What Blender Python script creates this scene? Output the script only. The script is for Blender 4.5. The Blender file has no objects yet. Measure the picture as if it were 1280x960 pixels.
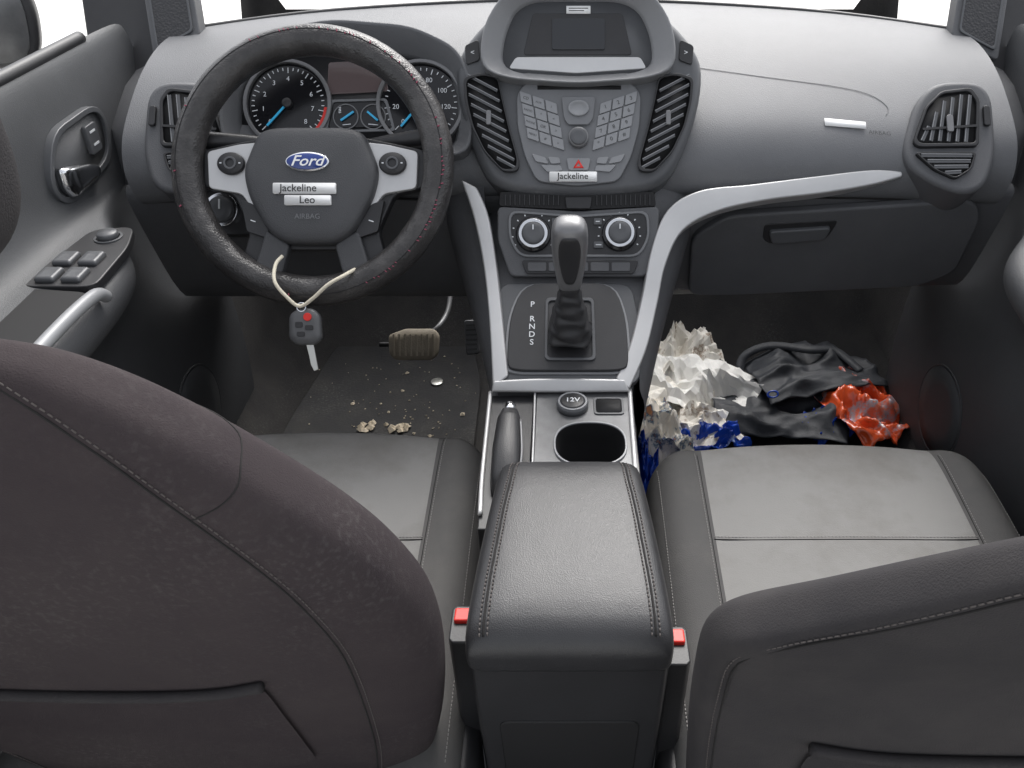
import bpy, bmesh, math, random
from mathutils import Vector, noise
from mathutils.bvhtree import BVHTree
random.seed(4)
scn=bpy.context.scene
col=scn.collection
V=Vector
# ------------------------------------------------------------------ materials
def mat(name,c,rough=.55,metal=0,bump=0,bscale=600,var=0,vscale=6,c2=None,spec=.5,coat=0,thr=None,kind='noise',sheen=0,speck=0,wr=0,wrs=20,c3=None):
    m=bpy.data.materials.new(name); m.use_nodes=True
    nt=m.node_tree; b=nt.nodes['Principled BSDF']; L=nt.links
    b.inputs['Base Color'].default_value=(*c,1); b.inputs['Roughness'].default_value=rough
    b.inputs['Metallic'].default_value=metal; b.inputs['Specular IOR Level'].default_value=spec
    b.inputs['Coat Weight'].default_value=coat
    if sheen: b.inputs['Sheen Weight'].default_value=sheen
    tc=nt.nodes.new('ShaderNodeTexCoord'); out=None
    if c2 is not None or var:
        n=nt.nodes.new('ShaderNodeTexNoise'); n.inputs['Scale'].default_value=vscale; n.inputs['Detail'].default_value=8
        n.inputs['Roughness'].default_value=.68
        L.new(tc.outputs['Object'],n.inputs['Vector'])
        r=nt.nodes.new('ShaderNodeValToRGB')
        if c2 is None:
            a=tuple(x*(1-var) for x in c); d=tuple(min(1,x*(1+var)) for x in c)
        else: a=c; d=c2
        r.color_ramp.elements[0].color=(*a,1); r.color_ramp.elements[1].color=(*d,1)
        lo,hi=thr if thr else (.35,.65)
        r.color_ramp.elements[0].position=lo; r.color_ramp.elements[1].position=hi
        if c3 is not None:
            e=r.color_ramp.elements.new(min(.99,hi+.05)); e.color=(*c3,1)
        L.new(n.outputs['Fac'],r.inputs['Fac']); out=r.outputs['Color']
        L.new(out,b.inputs['Base Color'])
    if speck and out is not None:
        n2=nt.nodes.new('ShaderNodeTexNoise'); n2.inputs['Scale'].default_value=230; n2.inputs['Detail'].default_value=5
        L.new(tc.outputs['Object'],n2.inputs['Vector'])
        r2=nt.nodes.new('ShaderNodeValToRGB'); r2.color_ramp.elements[0].position=.5; r2.color_ramp.elements[1].position=.85
        r2.color_ramp.elements[1].color=(speck,speck,speck*.95,1)
        L.new(n2.outputs['Fac'],r2.inputs['Fac'])
        n3=nt.nodes.new('ShaderNodeTexNoise'); n3.inputs['Scale'].default_value=7; n3.inputs['Detail'].default_value=3
        L.new(tc.outputs['Object'],n3.inputs['Vector'])
        r3=nt.nodes.new('ShaderNodeValToRGB'); r3.color_ramp.elements[0].position=.45; r3.color_ramp.elements[1].position=.7
        L.new(n3.outputs['Fac'],r3.inputs['Fac'])
        mm=nt.nodes.new('ShaderNodeMix'); mm.data_type='RGBA'; mm.blend_type='MULTIPLY'; mm.inputs[0].default_value=1
        L.new(r2.outputs['Color'],mm.inputs[6]); L.new(r3.outputs['Color'],mm.inputs[7])
        mx=nt.nodes.new('ShaderNodeMix'); mx.data_type='RGBA'; mx.blend_type='ADD'; mx.inputs[0].default_value=1
        L.new(out,mx.inputs[6]); L.new(mm.outputs[2],mx.inputs[7]); L.new(mx.outputs[2],b.inputs['Base Color'])
    last=None
    if bump:
        if kind=='voronoi':
            t=nt.nodes.new('ShaderNodeTexVoronoi'); o='Distance'
        else:
            t=nt.nodes.new('ShaderNodeTexNoise'); o='Fac'; t.inputs['Detail'].default_value=3
        t.inputs['Scale'].default_value=bscale
        L.new(tc.outputs['Object'],t.inputs['Vector'])
        bp=nt.nodes.new('ShaderNodeBump'); bp.inputs['Strength'].default_value=bump; bp.inputs['Distance'].default_value=.001
        L.new(t.outputs[o],bp.inputs['Height']); last=bp
    if wr:
        t=nt.nodes.new('ShaderNodeTexNoise'); t.inputs['Scale'].default_value=wrs; t.inputs['Detail'].default_value=3
        L.new(tc.outputs['Object'],t.inputs['Vector'])
        b2=nt.nodes.new('ShaderNodeBump'); b2.inputs['Strength'].default_value=wr; b2.inputs['Distance'].default_value=.01
        L.new(t.outputs['Fac'],b2.inputs['Height'])
        if last: L.new(last.outputs['Normal'],b2.inputs['Normal'])
        last=b2
    if last: L.new(last.outputs['Normal'],b.inputs['Normal'])
    return m
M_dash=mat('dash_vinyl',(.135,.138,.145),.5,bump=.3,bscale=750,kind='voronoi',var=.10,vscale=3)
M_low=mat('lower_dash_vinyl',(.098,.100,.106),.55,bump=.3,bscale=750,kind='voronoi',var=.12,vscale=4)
M_door=mat('door_vinyl',(.066,.068,.072),.55,bump=.3,bscale=750,kind='voronoi',var=.15,vscale=4)
M_blk=mat('black_plastic',(.024,.024,.026),.42,bump=.15,bscale=700,var=.2)
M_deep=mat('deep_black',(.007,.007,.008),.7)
M_gloss=mat('glossy_black',(.012,.012,.014),.15)
M_grey=mat('graphite_plastic',(.092,.095,.101),.38,bump=.12,bscale=800,var=.1)
M_hood=mat('hood_grey',(.20,.202,.208),.4,bump=.12,bscale=800,var=.06)
M_tray=mat('tray_plastic',(.13,.132,.136),.4,metal=.3,bump=.12,bscale=800,var=.2,vscale=20)
M_radio=mat('radio_grey',(.17,.174,.182),.36,var=.06,bump=.08,bscale=900)
M_btn=mat('button_grey',(.26,.265,.275),.35,var=.05)
M_silver=mat('satin_silver',(.56,.56,.56),.40,metal=.35,var=.05,vscale=8,bump=.05,bscale=900)
M_knob=mat('satin_grey_knob',(.20,.20,.205),.38,metal=.4,var=.05)
M_chrome=mat('chrome',(.75,.76,.78),.16,metal=1)
M_leather=mat('black_leather',(.028,.028,.030),.38,bump=.22,bscale=850,kind='voronoi',var=.15,wr=.10,wrs=18)
M_hub=mat('hub_vinyl',(.06,.061,.065),.45,bump=.35,bscale=800,kind='voronoi',var=.1)
M_cover=mat('worn_wheel_leather',(.038,.036,.036),.32,bump=.45,bscale=420,kind='voronoi',c2=(.095,.09,.088),vscale=14,thr=(.48,.75),wr=.4,wrs=34)
M_fab=mat('dark_seat_fabric',(.036,.034,.036),.95,bump=.6,bscale=900,c2=(.054,.050,.050),vscale=5,thr=(.42,.72),wr=.3,wrs=9,spec=.2)
M_fabd=mat('dusty_seat_fabric',(.036,.029,.032),.95,bump=.6,bscale=900,c2=(.060,.050,.050),vscale=2.6,thr=(.40,.75),speck=.035,wr=.3,wrs=7,spec=.2)
M_bol=mat('bolster_fabric',(.095,.093,.092),.92,bump=.6,bscale=900,c2=(.125,.12,.115),vscale=5,thr=(.42,.72),wr=.35,wrs=9,spec=.3)
M_ins=mat('grey_seat_insert',(.25,.246,.238),.92,bump=.5,bscale=800,c2=(.165,.155,.142),vscale=5,thr=(.45,.8),wr=.45,wrs=8,spec=.3)
M_seam=mat('seam_thread',(.26,.25,.24),.8)
M_seamd=mat('dark_thread',(.09,.08,.076),.8)
M_groove=mat('seam_groove',(.012,.011,.011),.9)
M_pink=mat('pink_thread',(.36,.08,.13),.7)
M_carpet=mat('carpet',(.021,.020,.020),.95,bump=1,bscale=350,c2=(.042,.039,.036),vscale=9,thr=(.4,.8),speck=.05)
M_mat=mat('mat_rubber',(.019,.019,.020),.85,bump=.9,bscale=200,c2=(.036,.034,.031),vscale=14,thr=(.45,.8),speck=.08)
M_crumb=mat('crumbs',(.60,.52,.40),.9,var=.3,vscale=60)
M_white=mat('white_label',(.88,.88,.87),.6)
M_ink=mat('ink',(.03,.03,.03),.6)
M_txt=mat('white_print',(.75,.77,.79),.5)
M_blue=mat('emblem_blue',(.012,.04,.22),.15,coat=.5)
M_cyan=mat('cyan_needle',(.05,.5,.85),.3)
M_red=mat('red_plastic',(.75,.03,.02),.4)
M_paper=mat('printed_paper',(.76,.73,.67),.8,c2=(.30,.23,.17),vscale=26,thr=(.56,.62),c3=(.72,.68,.62),bump=.3,bscale=80)
M_paperw=mat('white_paper',(.80,.79,.76),.8,var=.06,bump=.3,bscale=60)
M_news=mat('newspaper',(.72,.68,.61),.85,c2=(.05,.13,.22),vscale=32,thr=(.50,.57),c3=(.55,.25,.12),bump=.3,bscale=80)
M_bluew=mat('blue_wrapper',(.01,.06,.42),.22,c2=(.5,.6,.8),vscale=30,thr=(.6,.66))
M_orw=mat('orange_wrapper',(.62,.085,.025),.16,c2=(.28,.30,.34),vscale=12,thr=(.5,.56),c3=(.65,.16,.09))
M_cloth=mat('black_cloth',(.022,.025,.031),.6,bump=.5,bscale=700,var=.2,wr=.4,wrs=20)
M_cord=mat('cream_cord',(.78,.72,.58),.8,bump=.4,bscale=900)
M_key=mat('key_fob_grey',(.10,.102,.106),.4)
M_pedal=mat('pedal_rubber',(.30,.26,.20),.65,bump=.5,bscale=300,var=.2)
M_ground=mat('outside_ground',(.82,.81,.78),.9,c2=(.7,.69,.66),vscale=.8)
M_screen=mat('display_glass',(.03,.032,.036),.08)
M_coin=mat('coin_metal',(.6,.6,.56),.3,metal=.8)
M_mesh=mat('speaker_mesh',(.035,.035,.038),.6,bump=1,bscale=260,kind='voronoi')
M_dred=mat('display_tint',(.13,.10,.10),.10)

# ------------------------------------------------------------------ object helpers
WL={}
def thing(name,loc,label,cat,group=None):
    o=bpy.data.objects.new(name,None); o.empty_display_size=.05; o.location=loc
    col.objects.link(o); o['label']=label; o['category']=cat
    if group:o['group']=group
    WL[o.name]=V(loc); return o
def mo(name,verts,faces,mats,parent=None,smooth=True,mi=None,bevel=0,bseg=3,sub=0,label=None,solid=0):
    verts=[V(v) for v in verts]
    c=sum(verts,V((0,0,0)))/len(verts)
    me=bpy.data.meshes.new(name)
    me.from_pydata([v-c for v in verts],[],faces)
    bm=bmesh.new(); bm.from_mesh(me); bmesh.ops.recalc_face_normals(bm,faces=bm.faces); bm.to_mesh(me); bm.free()
    if not isinstance(mats,(list,tuple)): mats=[mats]
    for m in mats: me.materials.append(m)
    for p in me.polygons:
        p.use_smooth=smooth
        if mi: p.material_index=mi(p.center+c)
    o=bpy.data.objects.new(name,me); col.objects.link(o)
    if parent is not None:
        o.parent=parent; o.location=c-WL[parent.name]
    else: o.location=c
    WL[o.name]=c
    if solid:
        s=o.modifiers.new('s','SOLIDIFY'); s.thickness=solid; s.offset=0
    if bevel:
        b=o.modifiers.new('b','BEVEL'); b.width=bevel; b.segments=bseg; b.limit_method='ANGLE'; b.angle_limit=math.radians(38); b.harden_normals=True
    if sub:
        s=o.modifiers.new('s','SUBSURF'); s.levels=sub; s.render_levels=sub
    if label:o['label']=label
    return o
class Frame:
    """flat drawing board of a panel: drawing x right, y down, n metres proud"""
    def __init__(s,o,ex,ey,unit=1.,ref=(0,0)):
        s.o=V(o); s.ex=V(ex).normalized(); s.ey=V(ey).normalized(); s.en=s.ex.cross(s.ey); s.u=unit; s.r=ref
    def p(s,x,y,n=0): return s.o+s.ex*((x-s.r[0])*s.u)+s.ey*((s.r[1]-y)*s.u)+s.en*n
UP=(0,.6,.8)
FST=Frame((0,.904,.422),(1,0,0),UP,.00113,(712,480))   # centre stack fascia
FCL=Frame((0,.912,.416),(1,0,0),UP,.00114,(712,480))   # climate panel
FCU=Frame((0,.928,.404),(1,0,0),UP,.00116,(712,480))   # instrument cluster
FWH=Frame((0,.864,.452),(1,0,0),UP,.00108,(712,480))   # steering wheel plane
FPD=Frame((0,1.28,.14),(1,0,0),UP,.0016,(712,480))     # pedals
FTW=Frame((0,1.024,.332),(1,0,0),UP,.00128,(712,480))  # pillar trims
def rpoly(pts,r,seg=4):
    out=[];n=len(pts)
    for i in range(n):
        a=V((*pts[i-1],0)).xy; b=V((*pts[i],0)).xy; c=V((*pts[(i+1)%n],0)).xy
        la=(a-b).length; lc=(c-b).length
        ra=min(r,la*.48); rc=min(r,lc*.48)
        p0=b+(a-b)/la*ra; p2=b+(c-b)/lc*rc
        for k in range(seg+1):
            t=k/seg; q=p0*(1-t)**2+b*2*t*(1-t)+p2*t*t
            out.append((q.x,q.y))
    return out
def circ(cx,cy,r,n=40,ry=None):
    ry=ry or r
    return [(cx+r*math.cos(2*math.pi*i/n),cy+ry*math.sin(2*math.pi*i/n)) for i in range(n)]
def rect(x0,y0,x1,y1): return [(x0,y0),(x1,y0),(x1,y1),(x0,y1)]
def mir(pts,ax): return [(2*ax-x,y) for x,y in pts]
def panel(name,F,pts,n0,n1,m,parent,bevel=.0015,r=0,**k):
    if r: pts=rpoly(pts,r)
    N=len(pts)
    vs=[F.p(x,y,n0) for x,y in pts]+[F.p(x,y,n1) for x,y in pts]
    fs=[list(range(N)),list(range(N,2*N))]+[[i,(i+1)%N,N+(i+1)%N,N+i] for i in range(N)]
    return mo(name,vs,fs,m,parent,bevel=bevel,**k)
def ring(name,F,outer,inner,n0,n1,m,parent,bevel=.0012,n1i=None,**k):
    N=len(outer); n1i=n1 if n1i is None else n1i
    vs=[F.p(x,y,n0) for x,y in outer]+[F.p(x,y,n1) for x,y in outer]+[F.p(x,y,n1i) for x,y in inner]+[F.p(x,y,n0) for x,y in inner]
    fs=[]
    for i in range(N):
        j=(i+1)%N
        for a in range(4):
            b=(a+1)%4
            fs.append([a*N+i,a*N+j,b*N+j,b*N+i])
    return mo(name,vs,fs,m,parent,bevel=bevel,**k)
def shrink(pts,s,sy=None):
    sy=sy or s
    cx=sum(p[0] for p in pts)/len(pts); cy=sum(p[1] for p in pts)/len(pts)
    return [(cx+(x-cx)*s,cy+(y-cy)*sy) for x,y in pts]
def pillow(name,F,pts,levels,m,parent,sub=0,**k):
    N=len(pts); vs=[];fs=[]
    for s,n in levels:
        vs+=[F.p(x,y,n) for x,y in shrink(pts,s)]
    for l in range(len(levels)-1):
        for i in range(N):
            j=(i+1)%N
            fs.append([l*N+i,l*N+j,(l+1)*N+j,(l+1)*N+i])
    fs.append(list(range(N))); fs.append(list(range((len(levels)-1)*N,len(levels)*N)))
    return mo(name,vs,fs,m,parent,sub=sub,**k)
def catmull(pts,k=6,closed=False):
    P=[V(p) for p in pts]; n=len(P); out=[]
    rng=range(n if closed else n-1)
    for i in rng:
        p0=P[i-1] if (i>0 or closed) else P[0]; p1=P[i]; p2=P[(i+1)%n]; p3=P[(i+2)%n] if (i+2<n or closed) else P[-1]
        for j in range(k):
            t=j/k
            out.append(.5*((2*p1)+(p2-p0)*t+(2*p0-5*p1+4*p2-p3)*t*t+(3*p1-p0-3*p2+p3)*t**3))
    if not closed: out.append(P[-1])
    return out
def tube(name,pts,r,m,parent,closed=False,seg=12,k=6,**kw):
    P=catmull(pts,k,closed) if k>1 else [V(p) for p in pts]
    n=len(P); vs=[];fs=[]; up=None
    for i in range(n):
        if closed: t=P[(i+1)%n]-P[i-1]
        else: t=P[min(i+1,n-1)]-P[max(i-1,0)]
        t.normalize()
        if up is None: up=t.orthogonal().normalized()
        up=(up-t*up.dot(t)).normalized(); s=t.cross(up)
        rr=r[0]+(r[1]-r[0])*i/(n-1) if isinstance(r,tuple) else r
        for a in range(seg):
            an=2*math.pi*a/seg
            vs.append(P[i]+up*rr*math.cos(an)+s*rr*math.sin(an))
    for i in range(n if closed else n-1):
        j=(i+1)%n
        for a in range(seg):
            b=(a+1)%seg
            fs.append([i*seg+a,i*seg+b,j*seg+b,j*seg+a])
    if not closed: fs.append(list(range(seg))); fs.append(list(range((n-1)*seg,n*seg)))
    return mo(name,vs,fs,m,parent,**kw)
def stitches(name,pts,m,parent,step=.0045,length=.003,r=.0007):
    P=catmull(pts,16); vs=[];fs=[]
    L=[0]
    for a,b in zip(P,P[1:]): L.append(L[-1]+(b-a).length)
    def at(s):
        for i in range(len(P)-1):
            if s<=L[i+1]:
                t=(s-L[i])/max(1e-9,L[i+1]-L[i]); return P[i].lerp(P[i+1],t)
        return P[-1]
    s=0
    while s+length<L[-1]:
        a,b=at(s),at(s+length); d=(b-a)
        if d.length>1e-6:
            d.normalize(); u=d.orthogonal().normalized(); w=d.cross(u); bb=len(vs)
            for q in (a,b):
                for k in range(5):
                    an=2*math.pi*k/5; vs.append(q+u*r*math.cos(an)+w*r*math.sin(an))
            fs+=[[bb+k,bb+(k+1)%5,bb+5+(k+1)%5,bb+5+k] for k in range(5)]+[[bb+k for k in range(5)],[bb+5+k for k in range(5)]]
        s+=step
    return mo(name,vs,fs,m,parent)
def grid(name,rows,m,parent,closed=False,caps=False,**k):
    nr=len(rows);nc=len(rows[0]); vs=[p for r in rows for p in r]; fs=[]
    for i in range(nr-1):
        for j in range(nc if closed else nc-1):
            jj=(j+1)%nc
            fs.append([i*nc+j,i*nc+jj,(i+1)*nc+jj,(i+1)*nc+j])
    if caps: fs.append(list(range(nc))); fs.append(list(range((nr-1)*nc,nr*nc)))
    return mo(name,vs,fs,m,parent,**k)
def text(name,F,s,x,y,size,n,m,parent,rot=0,shear=0,sx=1,bold=0):
    cu=bpy.data.curves.new(name,'FONT'); cu.body=s; cu.size=1; cu.align_x='CENTER'; cu.align_y='CENTER'; cu.shear=shear
    cu.offset=bold; cu.resolution_u=3
    t=bpy.data.objects.new('tmp',cu); col.objects.link(t)
    dg=bpy.context.evaluated_depsgraph_get()
    me=bpy.data.meshes.new_from_object(t.evaluated_get(dg))
    ca,sa=math.cos(rot),math.sin(rot)
    vs=[];
    for v in me.vertices:
        X=v.co.x*sx*size;Y=v.co.y*size
        vs.append(F.p(x+X*ca-Y*sa,y-(X*sa+Y*ca),n))
    fs=[list(p.vertices) for p in me.polygons]
    bpy.data.objects.remove(t); bpy.data.curves.remove(cu); bpy.data.meshes.remove(me)
    if not vs: return
    return mo(name,vs,fs,m,parent,smooth=False)
def bars(name,F,lines,w,n0,n1,m,parent,**k):
    vs=[];fs=[]
    for x0,y0,x1,y1 in lines:
        d=V((x1-x0,y1-y0)); d.normalize(); px,py=-d.y*w/2,d.x*w/2
        b=len(vs)
        for n in (n0,n1):
            vs+=[F.p(x0+px,y0+py,n),F.p(x1+px,y1+py,n),F.p(x1-px,y1-py,n),F.p(x0-px,y0-py,n)]
        fs+=[[b,b+1,b+2,b+3],[b+4,b+5,b+6,b+7]]+[[b+i,b+(i+1)%4,b+4+(i+1)%4,b+4+i] for i in range(4)]
    return mo(name,vs,fs,m,parent,smooth=False,**k)
def surf(obj):
    bpy.context.view_layer.update(); dg=bpy.context.evaluated_depsgraph_get()
    return BVHTree.FromObject(obj,dg),WL[obj.name]
def drop(obj,pts,off):
    bv,o=surf(obj); out=[]
    for p in pts:
        h=bv.ray_cast(V(p)-o+V((0,0,.3)),V((0,0,-1)))
        out.append((h[0]+o+h[1]*off) if h[0] else V(p))
    return out

# ------------------------------------------------------------------ setting
def struct(o): o['kind']='structure'
struct(mo('ground',[(-60,-60,-.4),(60,-60,-.4),(60,60,-.4),(-60,60,-.4)],[[0,1,2,3]],M_ground))
rows=[]
for y,z in [(-.9,0),(-.2,0),(.5,0),(1.1,0),(1.5,.0),(1.62,.02),(1.78,.16),(1.9,.42),(1.92,.70)]:
    rows.append([V((sx*w,y,z+dz)) for sx,w,dz in [(-1,.70,.42 if y>1.25 else 0.02),(-1,.69,.1),(-1,.63,.0),(-1,.2,.0),(1,.2,.0),(1,.63,.0),(1,.69,.1),(1,.70,.42 if y>1.25 else .02)]])
fl=grid('floor',rows,M_carpet,None); struct(fl)

# ------------------------------------------------------------------ dashboard
dash=thing('dashboard',(0,1.2,.37),'dark grey vinyl dashboard with air vents and silver trim','dashboard')
prof=[(1.56,.790),(1.46,.789),(1.37,.775),(1.30,.757),(1.24,.737),(1.18,.713),(1.145,.692),(1.12,.665),(1.113,.64),(1.118,.61),(1.14,.60)]
def dashpt(x,f):
    k=f*(len(prof)-1); i=min(int(k),len(prof)-2); t=k-i
    y=prof[i][0]*(1-t)+prof[i+1][0]*t; z=prof[i][1]*(1-t)+prof[i+1][1]*t
    q=abs(x)/.64
    return V((x,y-(.17*q*q)*(1-f)**1.8,z-.012*q**4))
rows=[]
for i in range(-16,17):
    rows.append([dashpt(.64*i/16,k/(len(prof)-1)) for k in range(len(prof))])
up=grid('upper_pad',rows,M_dash,dash,sub=2)
prof2=[(1.15,.625),(1.128,.612),(1.128,.60),(1.14,.55),(1.158,.49),(1.175,.43),(1.20,.385),(1.23,.372),(1.40,.37)]
def lowpanel(name,x0,x1,label=None,dz=0):
    rows=[]
    for i in range(13):
        x=x0+(x1-x0)*i/12
        rows.append([V((x,y,z+dz*(k/8)*(i/12))) for k,(y,z) in enumerate(prof2)])
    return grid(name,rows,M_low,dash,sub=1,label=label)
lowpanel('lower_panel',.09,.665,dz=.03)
lowpanel('lower_panel',-.665,-.09)
for s in (-1,1):
    grid('end_cap',[[V((s*.635,p[0],p[1])) for p in [(1.40,.765),(1.24,.724),(1.15,.69),(1.118,.62)]],[V((s*.70,p[0]+.05,p[1])) for p in [(1.38,.75),(1.24,.72),(1.16,.68),(1.14,.60)]]],M_low,dash)
tube('windscreen_seal',[(-.66,1.38,.776),(-.4,1.49,.787),(0,1.56,.790),(.4,1.49,.787),(.66,1.38,.776)],.005,M_blk,dash)
pts=[dashpt(x,f)+V((0,-.0003,.0003)) for x,f in ((.20,.33),(.30,.36),(.40,.385),(.445,.41),(.465,.45),(.46,.48))]
tube('airbag_seam',pts,.0004,M_dash,dash,seg=6)
fg=Frame((0,1.132,.555),(1,0,0),(0,-.28,.96),1)
gl=[(.19,.0),(.24,-.045),(.60,-.075),(.625,-.04),(.63,.075),(.58,.11),(.28,.13),(.20,.13)]
gl=[(x,y+.02) for x,y in gl]
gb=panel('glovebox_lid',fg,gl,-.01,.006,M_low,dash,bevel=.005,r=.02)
panel('handle',fg,[(.305,.0),(.40,-.008),(.395,.018),(.315,.026)],.005,.014,M_grey,gb,bevel=.003,r=.008)
panel('handle_recess',fg,[(.297,-.010),(.408,-.018),(.403,.008),(.396,.022),(.312,.030),(.30,.02)],.0055,.0075,M_blk,gb,bevel=.001,r=.008)
for s in (-1,1):
    tube('panel_gap',[(s*a,1.1265,z) for a,z in ((.62,.598),(.5,.602),(.4,.604),(.3,.604),(.22,.601))],.002,M_groove,dash,seg=6)
def band(name,I,O,m,parent,depth=.05,wide=1.,crown=.001):
    I=catmull(I,6); O=catmull(O,6); b=V((0,.8,-.6))*depth; n=V((0,-.8,.6))
    rows=[]
    for i,o in zip(I,O):
        o=i+(o-i)*wide
        rows.append([i+b,i,i.lerp(o,.5)+n*crown,o,o+b])
    return grid(name,rows,m,parent,closed=True,caps=True,bevel=.003,bseg=3)
RI=[(.0626,.8679,.4572),(.0836,.913,.484),(.1019,.970,.5266),(.1164,1.0193,.5757),(.1402,1.0611,.6148),(.1866,1.0823,.6347),(.2622,1.0925,.64),(.3557,1.1042,.6473),(.4366,1.1097,.6546),(.4805,1.1083,.6528)]
RO=[(.0799,.8601,.4468),(.1046,.909,.4787),(.1222,.9646,.5194),(.1347,1.0057,.5576),(.1604,1.0446,.5920),(.2113,1.066,.6123),(.2832,1.0797,.6226),(.3673,1.0903,.6288),(.4366,1.0972,.638),(.4805,1.1028,.6474)]
band('silver_trim',RI,RO,M_silver,dash,wide=1.06,depth=.035)
LI=[(-.083,.8705,.4606),(-.093,.9413,.505),(-.1037,1.0057,.5576),(-.1155,1.051,.6097),(-.132,1.080,.640)]
LO=[(-.102,.8614,.4485),(-.110,.9413,.505),(-.1205,1.0057,.5576),(-.1350,1.051,.6097),(-.1530,1.0864,.6486)]
band('silver_trim',LI,LO,M_silver,dash,wide=1.1,depth=.03)
for sg in (-1,1):
    rows=[]
    for y,z,a,b in ((1.16,.665,.13,.20),(1.10,.615,.125,.185),(1.04,.55,.115,.158),(.98,.497,.105,.135),(.91,.452,.098,.115),(.87,.43,.095,.104)):
        rows.append([V((sg*a,y,z)),V((sg*b,y+.010,z-.014)),V((sg*(b+.006),y+.03,z-.06)),V((sg*(b-.004),y+.05,z-.14)),V((sg*.105,y+.06,z-.16))])
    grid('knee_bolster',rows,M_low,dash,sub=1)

# ---------------- centre stack
stk=[(570,68),(604,24),(640,0),(665,-14),(780,-14),(806,0),(842,24),(878,68),(879,110),(865,168),(843,218),(812,240),(720,246),(634,240),(604,220),(584,170),(569,110)]
cs=panel('centre_stack',FST,stk,-.16,0,M_grey,dash,bevel=.016,r=30,bseg=5)
hood_o=rpoly([(601,93),(605,40),(630,0),(660,-14),(784,-14),(815,0),(840,40),(844,93),(806,106),(720,112),(636,106)],24)
hood_i=rpoly([(628,82),(632,48),(645,16),(668,4),(774,4),(798,16),(812,48),(815,82),(792,92),(720,97),(648,92)],14)
ring('display_hood',FST,hood_o,hood_i,-.01,.026,M_hood,cs,n1i=.004,bevel=.006,bseg=4)
panel('display_recess',FST,shrink(hood_i,1.02),-.005,.002,M_grey,cs,bevel=0)
panel('display_shelf',FST,[(645,73),(800,73),(808,87),(720,93),(636,87)],.001,.005,M_silver,cs,bevel=.001,r=4)  # silver colour stands in for the reflection on the glossy shelf
panel('display_bezel',FST,[(666,18),(778,18),(790,70),(654,70)],.001,.004,M_blk,cs,bevel=.001,r=5)
panel('display_screen',FST,rect(690,25,756,64),.003,.006,M_screen,cs,bevel=.001,r=3)
l=panel('sticker',FST,rect(708,10,738,19),.001,.0065,M_white,cs,bevel=0)
bars('lettering',FST,[(711,13,735,13),(711,16,730,16)],.9,.0065,.0069,M_ink,l)
for ax in (0,1):
    q=[(581,58),(598,50),(600,76),(583,82)]
    if ax: q=mir(q,724)
    panel('button',FST,q,0,.003,M_blk,cs,bevel=.001,r=4)
    c=(591,67) if not ax else (857,67)
    text('lettering',FST,('>' if ax else '<'),c[0],c[1],9,.0035,M_txt,cs)
vent=[(580,100),(602,94),(623,98),(629,126),(638,163),(650,204),(648,216),(630,217),(606,192),(590,160),(582,128)]
def xedge(poly,y):
    xs=[]
    for i in range(len(poly)):
        a=poly[i-1];b=poly[i]
        if (a[1]-y)*(b[1]-y)<0: xs.append(a[0]+(b[0]-a[0])*(y-a[1])/(b[1]-a[1]))
    return min(xs),max(xs)
def airvent(F,poly,parent,n=9,slope=-.35,fr=.9):
    o=rpoly(poly,7); i=shrink(o,fr,.95)
    v=panel('air_vent',F,shrink(o,.99),.0,.0035,M_deep,parent,bevel=0)
    ring('vent_frame',F,o,i,.001,.010,M_blk,v,bevel=.0015)
    ys=[p[1] for p in i]; a=min(ys)+2;b=max(ys)-2
    ln=[]
    for k in range(n):
        y=a+(b-a)*(k+.5)/n
        l,r=xedge(i,y); dy=(r-l)*slope
        ln.append((l+1,y-dy/2,r-1,y+dy/2))
    bars('vent_slats',F,ln,3.4,.003,.007,M_grey,v)
    bars('vent_slat_highlights',F,[(x0,y0-1.2,x1,y1-1.2) for x0,y0,x1,y1 in ln],1,.007,.0078,M_btn,v)  # pale strips painting the highlights along the slats
    ym=(a+b)/2-6; l,r=xedge(i,ym)
    panel('vent_tab',F,rect((l+r)/2-3,ym-9,(l+r)/2+3,ym+9),.006,.011,M_knob,v,bevel=.001,r=2)
    return v
airvent(FST,vent,cs,n=9,slope=.5)
airvent(FST,mir(vent,723),cs,n=9,slope=-.5)
rad=[(646,118),(661,102),(785,102),(801,118),(799,160),(789,197),(773,228),(720,234),(671,228),(656,197),(647,160)]
ra=panel('radio_panel',FST,rad,0,.006,M_radio,cs,bevel=.002,r=10)
panel('disc_slot',FST,rect(672,109,776,114),.0055,.0065,M_deep,ra,bevel=0)
lab=[['CD','AUX','i'],['RADIO','*','<'],['PHONE','OK','>'],['MENU','#','v']]
num=[['1','2','3'],['4','5','6'],['7','8','9'],['*','0','#']]
for i in range(4):
    for j in range(3):
        x0=650+15.8*j+i*2.8; y0=116.5+15.0*i+(j)*5.4
        q=[(x0,y0),(x0+14.2,y0+4.8),(x0+15.6,y0+18),(x0+1.6,y0+13.2)]
        panel('button',FST,q,.005,.009,M_btn,ra,bevel=.0008,r=1.5)
        text('lettering',FST,lab[i][j],x0+7.8,y0+9,5 if len(lab[i][j])<3 else 3.6,.0093,M_ink,ra,rot=-.32)
        q=mir(q,723)
        panel('button',FST,q,.005,.009,M_btn,ra,bevel=.0008,r=1.5)
        text('lettering',FST,num[i][2-j],723*2-x0-7.8,y0+9,7,.0093,M_ink,ra,rot=.32)
panel('button',FST,[(702,124),(744,124),(741,151),(736,159),(710,159),(705,151)],.0095,.0115,M_radio,ra,bevel=.001,r=4)
pillow('rocker_ring',FST,circ(723,139,13,32,10),[(1,.010),(1,.014),(.85,.015),(.7,.012)],M_btn,ra)
pillow('volume_knob',FST,circ(723,175,12.5),[(1,.005),(1,.015),(.92,.017)],M_knob,ra)
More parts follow.
